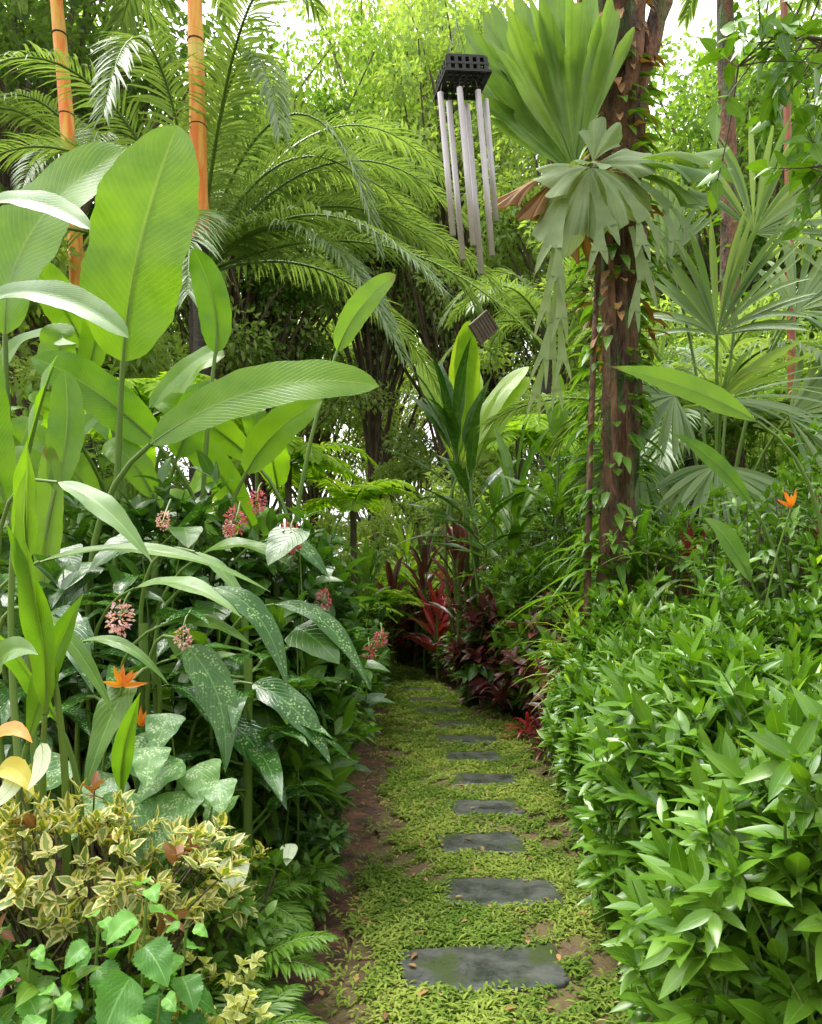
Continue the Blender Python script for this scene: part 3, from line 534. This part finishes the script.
shrub('undergrowth',-1.2,2.15,.4,.3,.55,130,M_mid,.09,.045,k=5,pf='ovate',nl=4,z0=.02)
shrub('undergrowth',-.78,2.75,.3,.4,.5,150,M_mid,.07,.035,k=5,pf='ovate',nl=4,z0=.02)
shrub('undergrowth',-.52,3.3,.14,.4,.3,90,M_mid,.07,.035,k=5,pf='ovate',nl=4,z0=.02); shrub('undergrowth',-.50,4.0,.16,.5,.4,110,M_dark,.08,.035,k=5,pf='ovate',nl=4,z0=.02,mix=(M_cal,.3))
b=B()
for (x,y,h,n_,s0) in [(-.68,1.98,.66,6,.17),(-.60,2.05,.52,5,.14),(-.82,2.02,.56,5,.14),(-.98,1.98,.50,5,.14),(-.62,1.9,.42,4,.15),(-.88,1.90,.42,5,.15),(-1.12,2.0,.46,4,.13)]:
    tip=A(x,y,h); tube(b,bez(A(x-.03,y+.03,-.02),A(x-.02,y,h*.6),tip,10),.004,6,1)
    for j in range(n_):
        zz=h*(1-.11*j); s1=s0*min(1,.35+.2*j); a0=j*math.pi/2+U(-.4,.4)-.6
        for q_ in (0,math.pi):
            a=a0+q_; d=A(math.cos(a),math.sin(a),.15-.16*j); base=A(x-.01*j,y,zz)+nz(d)*.02
            leaves(b,base[None],d[None],Z[None]+A(rng.normal(0,.25),-.45,0),s1,s1*.78,droop=.6,fold=.3,nl=24,nw=6,pf='ovate',wave=.10,mat=0,tint=np.clip(1-.24*j+rng.normal(0,.12),0,1),serr=.07)
b.build('nettle_leaf_plant',[M_cole,M_stem])

def cluster(b,c,r,mat,n=110):
    q=nz(rng.normal(0,1,(n,3))); P=np.array(c)+q*r*(U(.3,1,n)**.5)[:,None]*A(.8,.8,1.2)
    leaves(b,P,q+rng.normal(0,.4,(n,3)),nz(rng.normal(0,1,(n,3))),r*.36,r*.26,nl=2,nw=2,pf='ovate',fold=.7,mat=mat)
    stems(b,np.array(c)[None]+A(0,.1,.1),np.array(c)[None],.004,.003,mat=2,seg=3)
b=B()
for (x,y,z,r,m_) in [(-1.08,2.85,1.33,.052,0),(-.80,3.5,1.76,.055,1),(-.55,3.5,1.68,.06,1),(-.43,3.8,1.40,.045,1),(-.25,4.4,1.08,.055,1),(-.70,3.5,1.85,.045,1),(-.86,2.9,1.26,.035,0),(-1.0,3.1,1.72,.03,0),(-.9,3.8,1.75,.035,0),(-.20,5.0,1.15,.05,1)]: cluster(b,(x,y,z),r,m_)
b.build('medinilla_flowers',[M_pink,M_dpink,M_stem])
shrub('medinilla_shrub',-.95,4.2,.6,.5,2.05,200,M_dark,.17,.075,k=6,pf='ovate',nl=5,z0=.4)
def bop(name,c,s,root,mats=(M_orange,M_stem,M_yell),a0=.25,a1=2.7):
    b=B(); c=A(*c); n=6; a=np.linspace(a0,a1,n)+rng.normal(0,.12,n)
    d=np.stack([np.cos(a),rng.normal(0,.35,n),np.sin(a)],-1)
    leaves(b,np.repeat(c[None],n,0),d,np.repeat(A(0,-1,.2)[None],n,0),s*U(.6,1.1,n),s*.2,droop=-.05,fold=.8,nl=6,nw=2,pf='lance',mat=0)
    stems(b,A(*root)[None],c[None],.006,.005,seg=8,sides=6); return b.build(name,list(mats))
bop('heliconia_flower',(-1.07,2.85,1.08),.11,(-1.1,3.0,0)); bop('heliconia_flower',(-1.0,2.85,.93),.09,(-1.05,3.0,0),a0=1.0,a1=2.2)
bop('bird_of_paradise_flower',(1.98,4.0,1.88),.10,(2.1,4.2,0),a0=1.3,a1=2.7)
b=B()
bigleaf(b,(-1.24,2.25,.97),(-1.06,2.15,1.0),.065,bow=(0,0,.045),mat=0,pf='ovate',root=(-1.1,2.4,0),rs=.006,nl=14,nrm=(0,-.7,.8)); bigleaf(b,(-1.2,2.22,.90),(-1.04,2.12,.86),.08,mat=2,pf='ovate',bow=(0,0,.04),rs=.004,nl=14,nrm=(0,-.7,.8))
bigleaf(b,(-1.06,2.2,.99),(-1.05,2.1,.88),.05,mat=3,pf='ovate',bow=(.02,0,0),rs=.004,nl=12); bigleaf(b,(-1.12,2.2,.93),(-1.16,2.1,.82),.06,mat=3,pf='ovate',bow=(.02,0,0),rs=.004,nl=12); b.build('orange_bract_flower',[M_orange,M_stem,M_yell,M_white])
b=B()
bigleaf(b,(1.80,4.0,2.33),(1.0,3.85,2.57),.16,bow=(0,0,.04),nrm=(.1,-1,.25),tint=1,root=(2.1,4.3,0),rs=.009,pf='lance')
bigleaf(b,(2.0,4.5,1.95),(1.5,4.4,2.35),.12,bow=(0,0,.06),root=(2.1,4.6,0),tint=.1,rs=.009,pf='lance')
bigleaf(b,(1.95,4.4,1.5),(1.6,4.2,1.85),.13,mat=2,bow=(0,0,.06),root=(2.1,4.6,0),tint=.3,rs=.009,pf='lance')
b.build('heliconia_plant',[M_heli,M_stem,M_pale])

# ------------------------------------------------------------------ host tree with staghorn
b=B(); n=60; tt=np.linspace(0,1,n)
tp=np.stack([1.50+.12*np.sin(tt*5)+.15*tt,6.0+.1*np.sin(tt*4),tt*8.5-.05],-1)
tube(b,tp,np.interp(tt,[0,.3,.45,.6,1],[.17,.13,.15,.22,.12])*(1+.1*np.sin(tt*40)),22,0,rough=.13)
for pth,r in [([(1.6,6,5.0),(1.95,5.9,5.7),(2.1,5.8,7.2)],.09),([(1.55,6,4.6),(1.3,5.9,5.6),(1.25,5.9,7.5)],.06),([(1.6,6,4.8),(1.75,5.7,5.5),(1.7,5.6,7.2)],.07),([(1.6,6,7.2),(.9,4.8,7.0),(.1,3.4,5.0)],.035),([(1.5,6,0),(1.62,5.85,2),(1.5,5.84,4.4)],.04),([(1.4,6,0),(1.3,5.85,2),(1.45,5.84,4.4)],.03),([(1.7,6,0),(1.75,5.9,2.4),(1.55,5.84,4.9)],.035)]:
    tube(b,bez(*[A(*q) for q in pth],18),np.linspace(r,r*.6,18),9,0,rough=.12)
n=620; z=U(.5,5.6,n); a=U(0,6.28,n); P=np.stack([1.58+np.cos(a)*.2,6+np.sin(a)*.2,z],-1); d=np.stack([np.cos(a),np.sin(a),U(-.8,.4,n)],-1)
leaves(b,P,d,np.repeat(Z[None],n,0),U(.08,.3,n),.07,droop=.5,nl=4,pf='ovate',mat=1)
n=190; z=U(3.4,6.6,n); a=U(0,6.28,n); P=np.stack([1.62+np.cos(a)*.2,6+np.sin(a)*.2,z],-1); d=np.stack([np.cos(a),np.sin(a),U(-1.2,.3,n)],-1)
leaves(b,P,d,np.repeat(Z[None],n,0),U(.12,.28,n),.06,droop=.5,nl=4,pf='lance',mat=2,wave=.3)
b.build('host_tree',[M_rbark,M_mid,M_brown])

def fan(b,p,d,nrm,R,spread,lobes=7,ld=.18,pleat=.03,curl=.2,mat=0,tint=.5,na=60,nr_=16,vein=1.0,pw=2.5):
    p=A(*p); d=nz(A(*d)); nrm=A(*nrm); nrm=nz(nrm-d*nrm.dot(d)); s=np.cross(d,nrm)
    a=np.linspace(-1,1,na+1); r=np.linspace(.02,1,nr_+1); th=a[None,:]*spread*(r[:,None]**.25)
    ph=U(0,3); Re=R*(1-.22*a**4)*(1+ld*(np.abs(np.sin(a*lobes*1.57+ph))**.5-.7)+ld*.12*np.sin(a*lobes*5+ph)+rng.normal(0,.005,na+1))
    rr=r[:,None]*(1+(Re[None]/R-1)*r[:,None]**pw)*R
    off=pleat*R*r[:,None]*np.cos(a[None]*lobes*3.14+ph)+curl*R*r[:,None]**2+.03*R*np.sin(r[:,None]*7+a[None]*5)*r[:,None]
    q=p+d*(rr*np.cos(th))[...,None]+s*(rr*np.sin(th))[...,None]+nrm*off[...,None]
    vv=np.mod(a*lobes*1.5*vein+10.5,1)*2-1
    lf=np.stack([np.broadcast_to(r[:,None],q.shape[:2]),np.broadcast_to(vv[None],q.shape[:2]),np.full(q.shape[:2],tint)],-1)
    b.add(q,grid_faces(1,nr_,na),lf,mat)
b=B(); C=(1.18,5.55,4.50)
for d,R,sp,cu,t_,dy in [((-.72,0,1),1.12,.36,.08,.5,.03),((-.36,.05,1),1.20,.34,.02,.9,.0),((-.02,.0,1),1.22,.30,.05,.5,.05),((-1.05,-.1,.8),.85,.30,.15,.4,.0),((-.55,-.15,1),.95,.30,.18,1,-.03),((-.18,-.15,1),.92,.32,.2,.7,-.04),((.14,-.1,.95),.98,.28,.1,.8,-.02)]:
    fan(b,(C[0],C[1]+dy,C[2]-.02),d,(0,-1,.15),R,sp,lobes=3,ld=.46,pleat=.02,curl=cu,mat=0,tint=t_)
for d,R,sp,cu,nn_ in [((-.95,-.3,-.1),.36,.7,-.35,(-.3,-1,.5)),((-.6,-.4,-.85),.50,.6,-.55,(-.2,-1,.1)),((.15,-.4,-1),.42,.65,-.5,(.1,-1,.2)),((.85,-.4,-.55),.46,.6,-.45,(.3,-1,.3)),((1,-.3,.3),.40,.6,-.35,(.3,-1,.6)),((.2,-.5,.8),.26,.8,-.3,(0,-1,.5)),((-.3,-.9,-.3),.24,.8,-.2,(0,-1,1))]:
    fan(b,(C[0]+.10,C[1]-.08-.05*(R<.33),C[2]-.02),d,nn_,R,sp,lobes=2.6,ld=.34,pleat=.05,curl=cu,mat=1,tint=U(0,1),vein=1.6,na=44,nr_=16,pw=2.2)
for d,R,sp in [((-1,-.2,-.02),.5,.3),((-.9,-.3,-.4),.42,.3),((-.75,-.2,-.7),.4,.25),((.3,.1,-1),.5,.3)]:
    fan(b,(C[0]-.02,C[1]+.02,C[2]),d,(rng.normal(0,.3),-.6,1),R,sp,lobes=3,ld=.5,pleat=.02,curl=-.5,mat=2)
for d,t_ in [((1,-.2,.38),.9),((1,-.1,-.05),.7),((.9,-.3,.1),.2)]:
    fan(b,(C[0]+.24,C[1],C[2]),d,(0,-.5,1),.72,.36,lobes=2,ld=.4,pleat=.03,curl=-.3,mat=0,tint=t_)
def antler(b,p,d,L,W,depth,mat=1,t0=.5):
    p=A(*p); d=nz(A(*d)); up=A(.15*rng.normal(),-1,.3)
    leaves(b,p[None],d[None],up[None],L,W,droop=.35,fold=.12,nl=10,nw=4,pf='wedge',wave=.12,mat=mat,tint=t0)
    t=p+nz(d-Z*.33)*L*.93; s=nz(np.cross(nz(d-Z*.7),up))
    for sg in (-1,1):
        q=t+s*sg*W*.24; dd=nz(d-Z*.7)+s*sg*U(.12,.4)+A(0,rng.normal(0,.08),0)
        if depth>0 and rng.random()<.85: antler(b,q,dd,L*U(.5,.75),W*.72,depth-1,mat,t0)
        else: leaves(b,q[None],dd[None],up[None],L*U(.5,.8),W*.5,droop=.3,nl=7,nw=2,pf='grass',mat=mat,tint=t0)
for x0,z0,d,L,W in [(-.08,-.1,(-.35,-.2,-.9),.40,.15),(.12,-.05,(.3,-.25,-.9),.30,.16),(.28,0,(.7,-.2,-.8),.34,.14),(-.12,-.25,(-.15,-.1,-1),.45,.12),(.38,.05,(.9,-.1,-.5),.36,.12),(-.12,-.5,(-.1,-.05,-1),.5,.11),(-.18,-.8,(-.05,-.05,-1),.45,.10),(.38,-.3,(.3,-.1,-1),.4,.11)]:
    antler(b,(C[0]+x0,C[1]-.1,C[2]-.15+z0),d,L,W,1,mat=3,t0=U(0,1))
b.build('staghorn_fern',[M_stag,M_stagp,M_brown,M_staga])
b=B(); tube(b,bez(A(4.0,9.2,-.1),A(3.8,9.2,4),A(3.75,9.2,10),24),np.linspace(.13,.09,24),10,0,rough=.1)
n=120; z=U(.5,9.8,n); a=U(0,6.28,n); leaves(b,np.stack([3.85+np.cos(a)*.12,9.2+np.sin(a)*.12,z],-1),np.stack([np.cos(a),np.sin(a),U(-.8,.4,n)],-1),np.repeat(Z[None],n,0),.16,.07,mat=1); b.build('tree_trunk',[M_rbark,M_mid])
M_redshaft=plain('red_palm_stem',(.16,.035,.02),(.32,.11,.05),.5,3,.2,.01)
b=B(); tube(b,bez(A(4.2,8.4,-.1),A(4.2,8.4,4),A(4.05,8.4,9),24),np.linspace(.055,.035,24),10,0)
for i_ in range(8):
    a=i_*2.4; frond(b,(4.05,8.4,9),(math.cos(a)*.7,math.sin(a)*.7,.7),2,.8,36,.5,.05,mat=1,smat=2)
b.build('red_palm_tree',[M_redshaft,M_palm,M_stem])
def spray(name,pts,mat,L,W,nb,k=5,pf='ovate',r=.02,sp=.6,hang=.2):
    b=B(); c=bez(*[A(*q) for q in pts],24); c[4:]+=np.cumsum(rng.normal(0,.012,(20,3)),axis=0); tube(b,c,np.linspace(r,r*.25,24),7,1)
    idx=rng.integers(8,24,nb); d=nz(rng.normal(0,1,(nb,3))*A(1,1,.7)-A(0,0,hang)); P=c[idx]+d*U(.15,sp,nb)[:,None]
    stems(b,c[idx],P,.005,.002,mat=1,seg=4); whorl(b,P,d,k,L,W,spread=1.2,stemlen=.16,pf=pf,nl=5,droop=.3,mat=0); return b.build(name,[mat,M_twig])
spray('ovate_leaf_tree',[(3.2,4.0,-.1),(2.9,3.8,5.0),(1.45,3.5,4.0)],M_hedge,.12,.06,120,r=.022,sp=.5)
spray('ovate_leaf_tree',[(3.3,4.6,-.1),(3.1,4.2,4.4),(2.0,3.8,3.5)],M_hedge,.12,.055,100,r=.022,sp=.45)
for (x,y,h) in [(2.4,4.8,2.3),(2.9,5.2,2.6),(2.0,5.6,2.2),(2.7,4.4,2.1)]:
    shrub('climbing_vine',x,y,.6,.5,h,210,[M_mid,M_hedge][int(rng.integers(2))],.10,.036,k=6,nl=4,z0=.8)

# ------------------------------------------------------------------ wind chime
e=bpy.data.objects.new('wind_chime',None); scene.collection.objects.link(e); e.location=(.17,3.4,4.32)
e.rotation_euler=(math.radians(2),math.radians(-6),math.radians(12))
def box(b,c,s,mat=0):
    c=A(*c); s=A(*s)/2; v=np.array([[x,y,z] for x in(-1,1) for y in(-1,1) for z in(-1,1)])*s+c
    b.add(v,[[0,1,3,2],[4,6,7,5],[0,4,5,1],[2,3,7,6],[0,2,6,4],[1,5,7,3]],np.zeros((8,3)),mat)
b=B(); zt=-.62; w=.20
for zz in (zt,zt+.035,zt+.07):
    k_=w-(zz-zt)*.5
    for s_ in(-1,1): box(b,(s_*k_/2,0,zz),(.012,k_+.012,.010)); box(b,(0,s_*k_/2,zz+.001),(k_-.014,.012,.010))
for i_ in range(7):
    q=-w/2+w*(i_+.5)/7; box(b,(q,0,zt-.004),(.009,w-.02,.006)); box(b,(0,q,zt+.004),(w-.02,.009,.006))
for s_ in (-1,1):
    for i_ in range(6):
        q=-w/2+w*(i_+.5)/6; box(b,(s_*(w/2-.008),q,zt+.035),(.008,.016,.062)); box(b,(q,s_*(w/2-.008),zt+.035),(.016,.008,.062))
box(b,(0,0,zt+.078),(w*.78,w*.78,.012)); b.build('top_frame',[M_black],e,False)
sn,cs=math.sin(math.radians(12)),math.cos(math.radians(12))
RG=[((q+y_*sn)/cs,y_) for q,y_ in zip((-.105,-.063,-.021,.021,.063,.105),(-.02,.045,-.06,.06,-.045,.02))]; LN=[.62,.70,.68,.76,.72,.54]
b=B()
for (x,y),L in zip(RG,LN):
    z0=zt-.05
    p=np.array([[x,y,z0],[x,y,z0-L*.5],[x,y,z0-L],[x,y,z0-L],[x,y,z0-L+.02]]); tube(b,p,[.0135,.0135,.0135,.0115,.0115],16,0)
    tube(b,np.array([[x,y,z0],[x,y,z0+.0005]]),[.0135,.001],16,0)
b.build('tubes',[M_metal],e)
b=B()
for x,y in RG: tube(b,[[x*.85,y,zt],[x*.95,y,zt-.03],[x,y,zt-.055]],.0015,5,0)
tube(b,[[0,0,.6],[0,0,-.5],[0,0,-1.62]],.0014,5,0)
for sx in(-1,1):
    for sy in(-1,1): tube(b,[[0,0,-.35],[sx*.035,sy*.035,-.44],[sx*.07,sy*.07,zt+.08]],.0014,5,0)
b.build('cords',[M_cord],e)
b=B(); tube(b,[[0,0,zt-.30],[0,0,zt-.30],[0,0,zt-.278],[0,0,zt-.278]],[.001,.036,.036,.001],22,0); b.build('clapper',[M_black],e,False)
b=B()
for i_ in range(6): box(b,(0,0,-.05+.02*i_),(.105,.012,.0165))
for sx in(-1,1): box(b,(sx*.056,0,0),(.010,.02,.122))
box(b,(0,0,.064),(.122,.021,.010)); box(b,(0,0,-.064),(.122,.021,.010))
so=b.build('sail',[M_wood],e,False); so.location=(.0,0,-1.69); so.rotation_euler=(math.radians(15),math.radians(52),math.radians(25)); so.scale=(.85,.85,.85)

# ------------------------------------------------------------------ camera, light
cam=bpy.data.cameras.new('camera'); co=bpy.data.objects.new('camera',cam); scene.collection.objects.link(co); scene.camera=co
co.location=(0,0,1.4); co.rotation_euler=(math.radians(90),0,0); cam.sensor_fit='VERTICAL'; cam.sensor_height=36; cam.sensor_width=36; cam.lens=27; cam.shift_y=88/1024; cam.clip_end=1000; cam.clip_start=.05
w=bpy.data.worlds.new('World'); scene.world=w; w.use_nodes=True; g=G(w.node_tree); bg=w.node_tree.nodes['Background']
sky=g.n('ShaderNodeTexSky'); sky.sky_type='NISHITA'; sky.sun_disc=False; sky.sun_elevation=math.radians(68); sky.sun_rotation=math.radians(-60); sky.dust_density=4; sky.ozone_density=1
hs=g.n('ShaderNodeHueSaturation'); hs.inputs['Saturation'].default_value=.04; hs.inputs['Value'].default_value=3.7; g.l(sky.outputs[0],hs.inputs['Color']); g.l(hs.outputs[0],bg.inputs['Color']); bg.inputs['Strength'].default_value=.15
sl=bpy.data.lights.new('sun','SUN'); sl.energy=2.8; sl.angle=math.radians(30); sl.color=(1,.95,.84); so=bpy.data.objects.new('sun',sl); scene.collection.objects.link(so)
el,az=math.radians(68),math.radians(-60); dv=Vector((math.sin(az)*math.cos(el),math.cos(az)*math.cos(el),math.sin(el))); so.rotation_euler=dv.to_track_quat('Z','Y').to_euler()
scene.view_settings.view_transform='Standard'; scene.view_settings.look='None'; scene.view_settings.exposure=0
